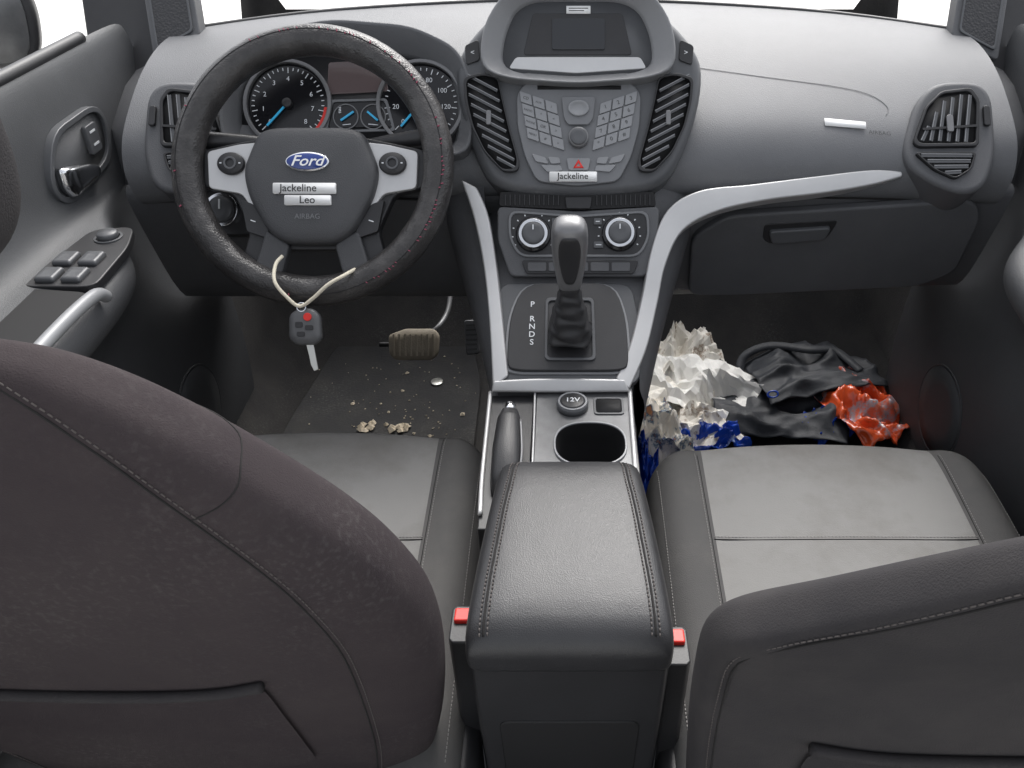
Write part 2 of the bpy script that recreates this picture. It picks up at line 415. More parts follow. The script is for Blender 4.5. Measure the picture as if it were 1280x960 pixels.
pillow('volume_knob_face',FST,circ(723,175,10.6),[(1,.015),(1,.018),(.9,.0195),(.5,.019)],M_grey,ra)
for s in (0,1):
    for q in ([(665,194),(682,199),(686,207),(670,204)],[(685,198),(699,199),(701,206),(689,207)],[(676,208),(701,209),(703,215),(684,217)]):
        qq=mir(q,723) if s else q
        panel('button',FST,qq,.005,.009,M_btn,ra,bevel=.0008,r=2)
hz=panel('hazard_button',FST,[(708,200),(738,200),(735,215),(711,215)],.005,.010,M_btn,ra,bevel=.001,r=3)
tri=[(723,202),(729.5,212.5),(716.5,212.5)]
ring('warning_triangle',FST,tri,shrink(tri,.45),.0095,.0108,M_red,hz,bevel=0)
l=panel('sticker',FST,rect(687,217,746,229),.0055,.0108,M_white,cs,bevel=0,r=1.5)
text('lettering',FST,'Jackeline',716,222.8,11,.0111,M_ink,l,bold=.01)
ms=panel('lower_grille',FCL,[(625,240),(818,240),(820,258),(722,263),(624,258)],-.03,.002,M_deep,dash,bevel=.001,r=4)
bars('grille_bars',FCL,[(632+6*k,244,632+6*k,257) for k in range(12)],1.2,.001,.004,M_blk,ms)
bars('grille_bars',FCL,[(746+6*k,244,746+6*k,257) for k in range(12)],1.2,.001,.004,M_blk,ms)
panel('grille_pod',FCL,[(706,247),(740,247),(738,262),(708,262)],.001,.006,M_blk,ms,r=3)
cp=panel('climate_panel',FCL,[(622,258),(722,264),(824,258),(822,300),(808,346),(638,346),(622,300)],-.05,.002,M_low,dash,bevel=.003,r=8)
panel('control_face',FCL,rpoly([(638,266),(722,272),(808,266),(810,298),(798,320),(650,320),(638,298)],12),.001,.004,M_blk,cp,bevel=.001)
ring('panel_edge',FCL,rpoly([(636,264),(722,270),(810,264),(812,298),(799,322),(649,322),(636,298)],12),rpoly([(639,267),(722,273),(807,267),(809,297),(797,319),(651,319),(639,297)],10),.001,.006,M_radio,cp,bevel=.0008)
for cx,cy in ((667,294),(774,293)):
    k=pillow('dial',FCL,circ(cx,cy,22),[(1,.003),(1,.007),(.92,.009)],M_gloss,cp)
    ring('dial_ring',FCL,circ(cx,cy,18),circ(cx,cy,13.8),.006,.017,M_chrome,k,bevel=.001)
    pillow('dial_cap',FCL,circ(cx,cy,13.7),[(1,.006),(1,.017),(.9,.019),(.5,.0185)],M_grey,k)
    bars('pointer',FCL,[(cx,cy-10,cx,cy-4)],1.4,.018,.0196,M_txt,k)
    bars('dial_ticks',FCL,[(cx+25*math.cos(t),cy+25*math.sin(t),cx+27*math.cos(t),cy+27*math.sin(t)) for t in [math.radians(150+24*i) for i in range(11)]],1.4,.0042,.0048,M_txt,k)
for q in (rect(690,274,700,282),rect(742,274,752,282),rect(690,303,702,311),rect(742,303,754,311)):
    b=panel('button',FCL,q,.003,.007,M_grey,cp,bevel=.0008,r=1.5)
    bars('lettering',FCL,[(q[0][0]+2.5,(q[0][1]+q[2][1])/2,q[1][0]-2.5,(q[0][1]+q[2][1])/2)],1,.007,.0075,M_txt,b)
sb=panel('switch_strip',FCL,[(652,326),(798,326),(792,343),(658,343)],.002,.006,M_blk,cp,bevel=.001,r=4)
for k in range(5): panel('button',FCL,rect(660+26*k,329,683+26*k,340),.005,.008,M_low,sb,bevel=.0008,r=2)

# ---------------- side vents
def podmir(p,m): return mir(p,712) if m else p
pod=[(1128,186),(1150,122),(1174,97),(1226,94),(1243,112),(1243,190),(1228,234),(1200,246),(1165,234),(1134,212)]
for m in (0,1):
    sg=-1 if m else 1
    FSV=Frame((sg*.540,1.121,.694),(1,-.10*sg,0),(0,.70,.714),.00114,(1424-1185,175) if m else (1185,175))
    pv=panel('side_vent',FSV,podmir(pod,m),-.14,.0,M_low,dash,bevel=.012,r=20,bseg=5)
    g1=[(1140,182),(1158,134),(1178,113),(1215,107),(1224,122),(1219,184),(1146,188)]
    g2=[(1141,195),(1216,192),(1209,214),(1189,228),(1164,217)]
    for g,n in ((g1,4),(g2,2)):
        o=rpoly(podmir(g,m),6); i=shrink(o,.9,.88)
        v=panel('grille',FSV,o,.0,.003,M_deep,pv,bevel=0)
        ring('vent_frame',FSV,o,i,.001,.007,M_blk,v,bevel=.0015)
        ys=[p[1] for p in i];a=min(ys);b=max(ys);ln=[]
        if n==2:
            for k in range(4):
                y=a+(b-a)*(k+.6)/4.2; l_,r_=xedge(i,y); ln.append((l_+1,y,r_-1,y-2))
        else:
            for t,yt in ((.12,160),(.27,141),(.42,126),(.57,121),(.72,117),(.87,117)):
                X=1147+70*t; xa,xb=X-4,X+5
                ln.append((1424-xb,yt,1424-xa,179) if m else (xb,yt,xa,179))
        bars('vent_slats',FSV,ln,4.4,.003,.006,M_grey,v)
        bars('vent_slat_highlights',FSV,[(x0-1.6,y0,x1-1.6,y1) if n==4 else (x0,y0-1.6,x1,y1-1.6) for x0,y0,x1,y1 in ln],1,.006,.0068,M_btn,v)  # light streaks on the slats, put in as paler bars
        if n==4:
            q=podmir([(1152,165),(1218,158)],m); bars('vent_blade',FSV,[(*q[0],*q[1])],3,.005,.0085,M_blk,v)
    panel('vent_tab',FSV,podmir(rect(1181,146,1189,168),m),.007,.011,M_knob,pv,bevel=.001,r=3)
    panel('vent_wheel',FSV,podmir(rect(1228,130,1236,156),m),.0,.006,M_blk,pv,bevel=.0015,r=3)
c=dashpt(.398,.527); c2=dashpt(.398,.50)
fa=Frame(c,(1,-.16,-.03),(c2-c).normalized(),1)
sk=panel('sticker',fa,[(-.028,-.006),(.030,-.005),(.030,.006),(-.028,.006)],.001,.0025,M_white,dash,bevel=0)
text('lettering',fa,'AIRBAG',.048,.012,.009,.003,M_blk,dash)

# ---------------- binnacle
bi=panel('instrument_binnacle',FCU,[(292,150),(300,95),(330,66),(420,52),(520,60),(568,82),(590,120),(590,190),(560,215),(320,215)],-.10,0,M_dash,dash,bevel=.01,r=25)
ho=rpoly([(284,170),(290,88),(326,54),(420,34),(520,42),(578,70),(596,120),(592,200),(440,214),(300,200)],24)
hi=rpoly([(302,165),(308,104),(338,80),(420,68),(515,74),(560,92),(572,124),(570,185),(440,196),(312,186)],18)
ring('binnacle_hood',FCU,ho,hi,-.04,.035,M_dash,bi,n1i=.004,bevel=.008)
panel('cluster_face',FCU,hi,-.001,.003,M_blk,bi,bevel=0)
def gauge(cx,cy,R,nums,a0,a1,needle,parent):
    g=pillow('gauge',FCU,circ(cx,cy,R,48),[(1,.002),(1,.006),(.9,.0055)],M_gloss,parent)
    ring('gauge_ring',FCU,circ(cx,cy,R+3,48),circ(cx,cy,R-2.0,48),.002,.012,M_knob,g,bevel=.0015)
    tk=[]
    N=(len(nums)-1)*4
    for i in range(N+1):
        t=math.radians(a0+(a1-a0)*i/N); r0=R*(.74 if i%4==0 else .80)
        tk.append((cx+r0*math.cos(t),cy-r0*math.sin(t),cx+R*.87*math.cos(t),cy-R*.87*math.sin(t)))
    bars('gauge_ticks',FCU,tk,1,.006,.0068,M_txt,g)
    for i,s in enumerate(nums):
        t=math.radians(a0+(a1-a0)*i/(len(nums)-1))
        text('lettering',FCU,s,cx+R*.6*math.cos(t),cy-R*.6*math.sin(t),8.5,.0068,M_txt,g)
    t=math.radians(needle)
    bars('needle',FCU,[(cx,cy,cx+R*.72*math.cos(t),cy-R*.72*math.sin(t))],2.6,.009,.0105,M_cyan,g)
    pillow('needle_cap',FCU,circ(cx,cy,6),[(1,.006),(1,.013),(.8,.014)],M_blk,g)
    return g
g=gauge(362,132,52,['0','1','2','3','4','5','6','7','8'],225,-45,228,bi)
ra_=[(362+47*math.cos(t),132+47*math.sin(t)) for t in [math.radians(5+6*i) for i in range(8)]]
bars('red_zone',FCU,[(*ra_[i],*ra_[i+1]) for i in range(7)],3.5,.006,.0071,M_red,g)
gauge(527,132,52,['0','20','40','60','80','100','120','140'],225,-45,230,bi)
panel('trip_display',FCU,[(412,80),(480,76),(487,116),(410,120)],.003,.006,M_dred,bi,bevel=.001,r=3)
fd=panel('fuel_display',FCU,[(418,130),(482,128),(492,160),(412,162)],.003,.006,M_gloss,bi,bevel=.001,r=4)
for cx in (434,468):
    ring('small_gauge',FCU,circ(cx,148,16,32),circ(cx,148,14.6,32),.005,.008,M_knob,fd,bevel=.0004)
bars('needle',FCU,[(428,153,444,142),(461,142,474,153)],2.4,.007,.0095,M_cyan,fd)
bars('display_marks',FCU,[(425,137+.5*i,428,136+.5*i) for i in range(0,14,4)]+[(430,158,440,157),(462,157,474,158)],1,.006,.007,M_txt,fd)
ring('display_edge',FCU,rpoly([(414,127),(485,125),(496,166),(406,168)],5),rpoly([(418,130),(482,128),(492,163),(411,165)],4),.003,.008,M_radio,fd,bevel=.0006)
grid('steering_column',[[V((-.347+.055*math.cos(t)*k,y,z+.04*math.sin(t)*k)) for t in [2*math.pi*i/20 for i in range(20)]] for y,z,k in ((1.10,.655,1.1),(1.16,.62,1.15),(1.24,.57,1.3))],M_blk,dash,closed=True,caps=True)
tube('stalk',[(-.38,1.12,.68),(-.42,1.10,.695),(-.465,1.09,.703),(-.505,1.085,.706)],(.009,.012),M_blk,dash)
tube('stalk',[(-.31,1.12,.68),(-.27,1.10,.695),(-.23,1.09,.705),(-.195,1.085,.712)],(.009,.012),M_blk,dash)
ls=panel('light_switch_panel',FCU,[(246,232),(322,235),(326,294),(252,294)],-.02,.003,M_blk,dash,bevel=.002,r=8)
ring('dial_ring',FCU,circ(280,264,21),circ(280,264,16),.002,.012,M_chrome,ls)
pillow('dial_cap',FCU,circ(280,264,16),[(1,.002),(1,.014),(.9,.016),(.4,.015)],M_grey,ls)
bars('pointer',FCU,[(280,252,280,264)],2,.0155,.017,M_txt,ls)

# ------------------------------------------------------------------ centre console
con=thing('centre_console',(0,.75,0),'black centre console with silver shifter surround, cup holder and leather armrest','centre console')
def box_sections(name,secs,m,parent,**k):
    rows=[]
    for y,z,hw,hb,x0 in secs:
        rows.append([V((x0-hb,y,0)),V((x0-hb*.9-hw*.1,y,z*.5)),V((x0-hw,y,z-.03)),V((x0-hw,y,z-.006)),V((x0-hw+.008,y,z)),V((x0+hw-.008,y,z)),V((x0+hw,y,z-.006)),V((x0+hw,y,z-.03)),V((x0+hb*.9+hw*.1,y,z*.5)),V((x0+hb,y,0))])
    return grid(name,rows,m,parent,caps=True,closed=True,**k)
box_sections('console_body',[(1.35,.60,.12,.11,0),(1.10,.575,.125,.11,0),(1.03,.54,.115,.11,0),(.95,.488,.104,.105,-.003),(.905,.455,.100,.10,-.008),(.878,.425,.098,.10,-.012),(.87,.37,.096,.10,-.012),(.55,.37,.092,.10,-.006),(.43,.37,.088,.09,0)],M_low,con)
ft=Frame((0,0,.437),(1,0,0),(0,1,0),1)
cc=(.026,-.758); N=64
def rectring(x0,y0,x1,y1,c):
    out=[]
    for i in range(N):
        t=2*math.pi*i/N; dx,dy=math.cos(t),math.sin(t)
        s=min(((x1-c[0])/dx if dx>0 else (x0-c[0])/dx) if abs(dx)>1e-6 else 9,((y1-c[1])/dy if dy>0 else (y0-c[1])/dy) if abs(dy)>1e-6 else 9)
        out.append((c[0]+dx*s,c[1]+dy*s))
    return out
def sq(cx,cy,rx,ry,e=.8,n=N): return [(cx+rx*math.copysign(abs(math.cos(2*math.pi*i/n))**e,math.cos(2*math.pi*i/n)),cy+ry*math.copysign(abs(math.sin(2*math.pi*i/n))**e,math.sin(2*math.pi*i/n))) for i in range(n)]
tray=ring('cup_tray',ft,rectring(-.045,-.866,.085,-.62,cc),sq(cc[0],cc[1],.044,.040),-.07,0,M_tray,con,bevel=.002)
ring('cup_rim',ft,sq(cc[0],cc[1],.0462,.0422),sq(cc[0],cc[1],.0435,.0395),-.002,.003,M_btn,tray,bevel=.001)
rows=[[ft.p(x,y,n) for x,y in sq(cc[0],cc[1],.0435*k,.0395*k)] for k,n in ((1,.001),(.93,-.02),(.85,-.06),(.75,-.064),(.02,-.064))]
grid('cup_well',rows,M_deep,tray,closed=True)
tube('tray_edge',[(.082,.868,.439),(.0805,.80,.439),(.079,.70,.439),(.076,.64,.439)],.003,M_silver,tray,seg=8)
tube('tray_edge',[(-.047,.866,.439),(-.046,.80,.439),(-.045,.70,.439),(-.043,.64,.439)],.0015,M_silver,tray,seg=8)
ring('pocket_frame',ft,rpoly(rect(.032,-.852,.072,-.816),.006),rpoly(rect(.035,-.849,.069,-.819),.005),-.001,.002,M_grey,tray,bevel=.0006)
panel('small_pocket',ft,rect(.034,-.850,.070,-.818),-.001,.001,M_deep,tray,bevel=0,r=.005)
panel('parking_brake_bay',ft,[(-.108,-.866),(-.048,-.866),(-.048,-.62),(-.104,-.62)],-.07,-.006,M_blk,con,bevel=.002)
tube('tray_edge',[(-.108,.866,.436),(-.107,.80,.434),(-.105,.70,.434),(-.102,.64,.434)],.0028,M_silver,con,seg=8)
so=pillow('power_socket',ft,circ(.004,-.833,.021,40),[(1,0),(1,.007),(.92,.009)],M_grey,con)
ring('socket_ring',ft,circ(.004,-.833,.0195,40),circ(.004,-.833,.0165,40),.006,.011,M_btn,so,bevel=.0006)
pillow('socket_cap',ft,circ(.004,-.833,.0164,40),[(1,.006),(1,.011),(.85,.012)],M_blk,so)
text('lettering',ft,'12V',.004,-.833,.012,.0124,M_txt,so,bold=.01)
pb=[]
for y,z,w,h in ((.672,.432,.016,.012),(.69,.440,.0185,.016),(.73,.450,.0185,.018),(.775,.458,.0155,.015),(.79,.460,.0115,.011)):
    pb.append([V((-.076+w*math.copysign(abs(math.cos(t))**.6,math.cos(t)),y,z+h*math.sin(t))) for t in [2*math.pi*i/20 for i in range(20)]])
hb=grid('parking_brake_lever',pb,M_leather,con,closed=True,caps=True)
tube('release_button',[(-.076,.788,.460),(-.076,.80,.462),(-.076,.805,.462)],.007,M_chrome,hb,k=1)
tube('brake_trim',[(-.060,.68,.448),(-.0575,.72,.458),(-.061,.77,.467)],.0016,M_knob,hb)
band('silver_trim',[(-.103,.866,.456),(-.05,.868,.458),(.02,.868,.458),(.075,.868,.457)],[(-.106,.858,.443),(-.05,.857,.443),(.02,.857,.443),(.082,.858,.443)],M_silver,con,depth=.02)
fs=Frame((0,.94,.488),(1,0,0),(0,.866,.5),1)
sp=panel('shifter_surround',fs,[(-.10,-.075),(.088,-.075),(.100,0),(.095,.083),(-.105,.083),(-.105,0)],-.01,.003,M_grey,con,bevel=.002,r=.02)
bzp=[(-.064,-.070),(.062,-.070),(.078,-.02),(.081,.055),(.073,.066),(-.078,.066),(-.086,.055),(-.083,-.02)]
ring('bezel_trim',fs,rpoly([(x*1.045,y*1.045) for x,y in bzp],.026),rpoly([(x*.99,y*.99) for x,y in bzp],.026),.001,.0065,M_btn,con,bevel=.0012)
bez=panel('shifter_bezel',fs,bzp,.002,.012,M_blk,con,bevel=.004,r=.026)
ring('gate_frame',fs,rpoly([(-.034,-.045),(.034,-.045),(.036,.052),(-.034,.052)],.008),rpoly([(-.03,-.040),(.03,-.040),(.031,.048),(-.03,.048)],.006),.011,.015,M_grey,bez,bevel=.001)
for s,y in (('P',-.035),('R',-.012),('N',.0),('D',.012),('S',.024)):
    text('lettering',fs,s,-.052,y,.012,.0128,M_txt,bez,bold=.01)
rows=[]
ax0=V((0,.930,.492)); ax1=V((0,.905,.585))
for i in range(19):
    f=i/18; c=ax0.lerp(ax1,f); bulge=(1-f)**1.2; rib=.0022*math.sin(i*2.0)*(1 if 0<i<18 else 0)
    rx=.012+.019*bulge+rib; ry=.012+.033*bulge+rib
    row=[]
    for k in range(28):
        t=2*math.pi*k/28; w=1+.07*math.sin(5*t+i*.9)*(1-f)
        row.append(c+V((rx*w*math.copysign(abs(math.cos(t))**.6,math.cos(t)),ry*w*math.copysign(abs(math.sin(t))**.6,math.sin(t)),.002*math.sin(3*t+i))))
    rows.append(row)
gl_=grid('gear_lever',rows,M_leather,con,closed=True,caps=True,sub=1,label='black pleated leather shifter boot')
d=(V((0,.880,.684))-V((0,.907,.578))).normalized(); s_=V((1,0,0)); u_=d.cross(s_)
rows=[]
for h,w,t in ((-.006,.0145,.013),(.015,.0165,.015),(.035,.0195,.018),(.06,.0225,.021),(.09,.0232,.021),(.104,.0205,.018),(.1105,.012,.010)):
    c=V((0,.907,.578))+d*h
    rows.append([c+s_*w*math.copysign(abs(math.cos(a))**.65,math.cos(a))+u_*t*math.copysign(abs(math.sin(a))**.7,math.sin(a)) for a in [2*math.pi*k/24 for k in range(24)]])
gk=grid('gear_knob',rows,M_knob,gl_,closed=True,caps=True,sub=1)
rows=[]
for h,w,t in ((.02,.006,.0182),(.04,.011,.0210),(.07,.0145,.0228),(.09,.0135,.0222),(.098,.009,.0212)):
    c=V((0,.907,.578))+d*h
    rows.append([c+s_*w*q-u_*(t-.0015*abs(q)**2) for q in (-1,-.5,0,.5,1)])
grid('knob_inlay',rows,M_blk,gk,sub=1,solid=.0012)
def lidrow(y,z,hw,th,n=40):
    return [V((hw*math.copysign(abs(math.cos(t))**.35,math.cos(t)), y, z-th/2+th/2*math.copysign(abs(math.sin(t))**.42,math.sin(t)))) for t in [2*math.pi*i/n for i in range(n)]]
rows=[lidrow(*a) for a in ((.667,.485,.062,.02),(.664,.493,.072,.035),(.655,.503,.077,.05),(.63,.510,.080,.06),(.56,.515,.086,.065),(.48,.517,.0915,.065),(.44,.514,.0935,.06),(.425,.506,.093,.05),(.418,.493,.090,.03),(.417,.484,.086,.015))]
arm=grid('armrest_lid',rows,M_leather,con,closed=True,caps=True,sub=1)
for s in (-1,1):
    path=[(s*(hw-.018),y,.5) for y,hw in ((.655,.077),(.645,.079),(.62,.0805),(.58,.0845),(.53,.088),(.48,.0915),(.45,.093),(.435,.0935),(.427,.0935))]
    tube('seam_groove',drop(arm,path,.0002),.0012,M_groove,arm,seg=6,k=3)
    for o in (-.0035,.0035):
        stitches('stitching',drop(arm,[(x+o,y,z) for x,y,z in path],.0006),M_seamd,arm,r=.0008)
box=[]
for y,z,hw in ((.66,.465,.072),(.62,.475,.082),(.44,.475,.091),(.43,.472,.091)):
    box.append([V((-hw*.92,y,.1)),V((-hw,y,z-.01)),V((-hw+.006,y,z)),V((hw-.006,y,z)),V((hw,y,z-.01)),V((hw*.92,y,.1))])
grid('storage_bin',box,M_blk,con,closed=True,caps=True)
fb=Frame((0,.43,.40),(1,0,0),(0,.05,1),1)
panel('rear_panel',fb,[(-.090,-.068),(.090,-.068),(.088,.02),(.077,.3),(-.077,.3),(-.088,.02)],-.01,.008,M_blk,con,bevel=.006,r=.016)
panel('rear_pocket',fb,[(-.068,.02),(.068,.02),(.060,.25),(-.060,.25)],.006,.010,M_deep,con,bevel=.003,r=.012)

# ------------------------------------------------------------------ steering wheel
sw=thing('steering_wheel',FWH.p(391.5,207,-.06),'black steering wheel with worn leather cover and silver spokes','steering wheel')
rows=[];NR=120
for i in range(NR):
    t=2*math.pi*i/NR; r=[]
    for k in range(20):
        a=2*math.pi*k/20
        rr=19.0*(1+.05*noise.noise(V((math.cos(t)*5,math.sin(t)*5,a)))+.02*noise.noise(V((math.cos(t)*22,math.sin(t)*22,a*2))))
        R=157+rr*math.cos(a)
        r.append(FWH.p(391.5+R*math.cos(t),207-R*math.sin(t),.021*math.sin(a)))
    rows.append(r)
rim=grid('rim',rows+[rows[0]],M_cover,sw,closed=True)
st=[]
for i in range(190):
    t=2*math.pi*i/190; dg_=math.degrees(t)
    on=((dg_<20 or dg_>290) and random.random()<.7) or (20<dg_<125 and random.random()<.4) or random.random()<.04
    if on:
        j=random.uniform(-1,1); ln_=random.uniform(1.6,3)
        st.append((391.5+(164+j)*math.cos(t),207-(164+j)*math.sin(t),391.5+(164+j+ln_)*math.cos(t+.006),207-(164+j+ln_)*math.sin(t+.006)))
bars('stitching',FWH,st,.9,.0180,.0214,M_pink,rim)
bars('cover_seam',FWH,[(391.5+164*math.cos(2*math.pi*i/96),207-164*math.sin(2*math.pi*i/96),391.5+164*math.cos(2*math.pi*(i+1)/96),207-164*math.sin(2*math.pi*(i+1)/96)) for i in range(96)],1.1,.0175,.0200,M_deep,rim)
spider=[(252,186),(330,170),(453,170),(531,186),(531,233),(492,243),(472,288),(486,338),(452,354),(436,312),(347,312),(331,354),(297,338),(311,288),(291,243),(252,233)]
panel('spoke_frame',FWH,spider,-.022,-.004,M_blk,sw,bevel=.003,r=8)
pad=[(326,166),(350,161),(433,161),(457,166),(477,215),(470,248),(445,293),(422,308),(361,308),(338,293),(313,248),(306,215)]
hp=pillow('horn_pad',FWH,rpoly(pad,14),[(1,-.02),(1,.004),(.975,.012),(.92,.0165),(.7,.0195),(.4,.021),(.1,.0215)],M_hub,sw,sub=1)
sl=[(260,190),(300,181),(330,178),(322,215),(330,250),(362,300),(347,300),(322,270),(303,243),(262,236)]
for s in (0,1):
    q=mir(sl,391.5) if s else sl
    sp_=panel('spoke_trim',FWH,q,-.006,.003,M_silver,sw,bevel=.002,r=6)
    c=(291,206) if not s else (492,206)
    pillow('control_pad',FWH,circ(c[0],c[1],17,32,14),[(1,.002),(1,.007),(.9,.009)],M_blk,sp_)
    ring('control_ring',FWH,circ(c[0],c[1],8),circ(c[0],c[1],5.5),.008,.011,M_grey,sp_,bevel=.0006)
    bars('lettering',FWH,[(c[0]-13,c[1],c[0]-10.5,c[1]),(c[0]+10.5,c[1],c[0]+13,c[1])],1.3,.0085,.0095,M_txt,sp_)
    q=[(302,250),(318,256),(338,290),(334,298),(310,290)]
    q=mir(q,391.5) if s else q
    b=panel('button',FWH,q,-.005,.004,M_blk,sw,bevel=.0015,r=3)
    c=(318,276) if not s else (465,276)
    bars('lettering',FWH,[(c[0]-3,c[1],c[0]+3,c[1]+2)],1.3,.004,.005,M_txt,b)
for s in (0,1):
    q=[(334,288),(364,306),(350,356),(318,340)]
    q=mir(q,391.5) if s else q
    panel('lower_spoke',FWH,q,-.01,.006,M_hub,sw,bevel=.004,r=6)
em=pillow('emblem',FWH,circ(391,208,27,48,12),[(1,.019),(1,.0235),(.95,.0245)],M_chrome,hp)
pillow('emblem_field',FWH,circ(391,208,24.8,48,10),[(1,.024),(1,.0252),(.96,.0256)],M_blue,em)
text('lettering',FWH,'Ford',391,208,18,.0262,M_white,em,shear=.35,sx=1.15,bold=.012)
l=panel('sticker',FWH,rect(349,234,426,247),.0195,.0236,M_white,hp,bevel=0,r=1.5)
text('lettering',FWH,'Jackeline',380,240.5,13,.0239,M_ink,l,bold=.008)
l=panel('sticker',FWH,rect(363,249,420,261),.0190,.0234,M_white,hp,bevel=0,r=1.5)
text('lettering',FWH,'Leo',391,255,13,.0237,M_ink,l,bold=.008)
text('lettering',FWH,'AIRBAG',391,275,9,.0228,M_radio,hp)

ky=thing('car_key',FWH.p(386,388,0),'grey car key with red button hanging on a cream cord','key')
tube('cord',[FWH.p(*a) for a in ((357,322,.012),(352,334,.022),(355,356,.034),(368,374,.03),(382,385,.024),(400,376,.03),(420,360,.036),(438,348,.030),(446,338,.01))],.0024,M_cord,ky)
ring('key_ring',FWH,circ(384,386,6),circ(384,386,4.6),.022,.0245,M_chrome,ky,bevel=.0004)
fob=pillow('fob',FWH,rpoly([(368,396),(377,388),(397,387),(406,396),(408,425),(399,432),(377,432),(368,425)],5),[(1,.012),(1,.020),(.9,.024),(.6,.025)],M_key,ky)
panel('button',FWH,circ(392,398,5,16),.024,.0265,M_red,fob,bevel=.0005)
panel('button',FWH,rect(377,404,386,411),.024,.0262,M_blk,fob,bevel=.0005,r=2)
panel('button',FWH,rect(389,408,399,414),.024,.0262,M_blk,fob,bevel=.0005,r=2)
panel('button',FWH,rect(379,416,389,422),.024,.0262,M_blk,fob,bevel=.0005,r=2)
panel('key_blade',FWH,[(388,430),(397,430),(403,462),(398,464),(394,456),(392,446)],.016,.0185,M_coin,ky,bevel=.0004)

# ------------------------------------------------------------------ pedals
bp_=thing('brake_pedal',FPD.p(516,431,0),'worn ribbed rubber brake pedal on a curved steel arm','pedal')
pillow('pedal_pad',FPD,rpoly([(486,419),(507,411),(543,411),(549,419),(547,443),(539,450),(494,450),(487,443)],5),[(1,-.012),(1,.002),(.95,.006),(.5,.008)],M_pedal,bp_)
bars('pedal_ribs',FPD,[(493+7*i,418,494+7*i,445) for i in range(8)],2.0,.005,.0088,M_pedal,bp_)
tube('pedal_arm',[FPD.p(535,418,-.01),FPD.p(548,405,-.02),FPD.p(554,385,-.06),FPD.p(552,360,-.12)],.005,M_tray,bp_)
tube('pedal_hook',[FPD.p(472,430,-.02),FPD.p(490,430,-.015)],.005,M_deep,bp_)
ap=thing('accelerator_pedal',FPD.p(594,440,-.03),'slim black accelerator pedal beside the console','pedal')
panel('pedal_pad',FPD,[(580,400),(597,400),(600,442),(583,444)],-.01,.004,M_grey,ap,bevel=.003,r=4)
bars('pedal_ribs',FPD,[(583,407+6*i,597,406.5+6*i) for i in range(6)],2,.003,.007,M_blk,ap)
tube('pedal_arm',[FPD.p(591,405,-.01),FPD.p(594,385,-.05),FPD.p(594,365,-.1)],.006,M_deep,ap)
fm=Frame((0,0,.012),(1,0,0),(0,1,0),1)
mt=panel('floor_mat',fm,[(-.56,-1.62),(-.24,-1.64),(-.20,-1.45),(-.19,-.95),(-.60,-.95),(-.60,-1.3)],-.006,.004,M_mat,None,bevel=.003,r=.05)
mt['label']='dirty black rubber floor mat with crumbs on the driver side'; mt['category']='floor mat'
vs=[];fs_=[]
for i in range(90):
    cx,cy=random.gauss(-.36,.09),random.gauss(1.38,.10)
    if not(-.58<cx<-.2): continue
    r=random.uniform(.001,.0024)*(2.8 if random.random()<.14 else 1); b=len(vs)
    for k in range(5):
        t=2*math.pi*k/5+random.random(); vs.append((cx+r*math.cos(t),cy+r*math.sin(t),.0165+random.uniform(0,.002)))
    vs.append((cx,cy,.018+r*.7)); fs_+=[[b+k,b+(k+1)%5,b+5] for k in range(5)]
for (cx,cy,w_) in ((-.43,1.292,.010),(-.355,1.285,.010)):
    for i in range(12):
        x,y=cx+random.gauss(0,w_),cy+random.gauss(0,.007); r=random.uniform(.004,.011); b=len(vs)
        for k in range(5):
            t=2*math.pi*k/5+random.random(); vs.append((x+r*math.cos(t),y+r*math.sin(t),.0165+random.uniform(0,.006)))
        vs.append((x,y,.02+r*.7)); fs_+=[[b+k,b+(k+1)%5,b+5] for k in range(5)]
cr=mo('crumbs',vs,fs_,M_crumb,None,smooth=False); cr['kind']='stuff'; cr['label']='scattered tan crumbs and paper bits on the floor mat'; cr['category']='crumbs'
cn=pillow('coin',fm,circ(-.30,-1.45,.014,24),[(1,.004),(1,.008),(.9,.0085)],M_coin,None); cn['label']='small silver coin lying on the floor mat'; cn['category']='coin'

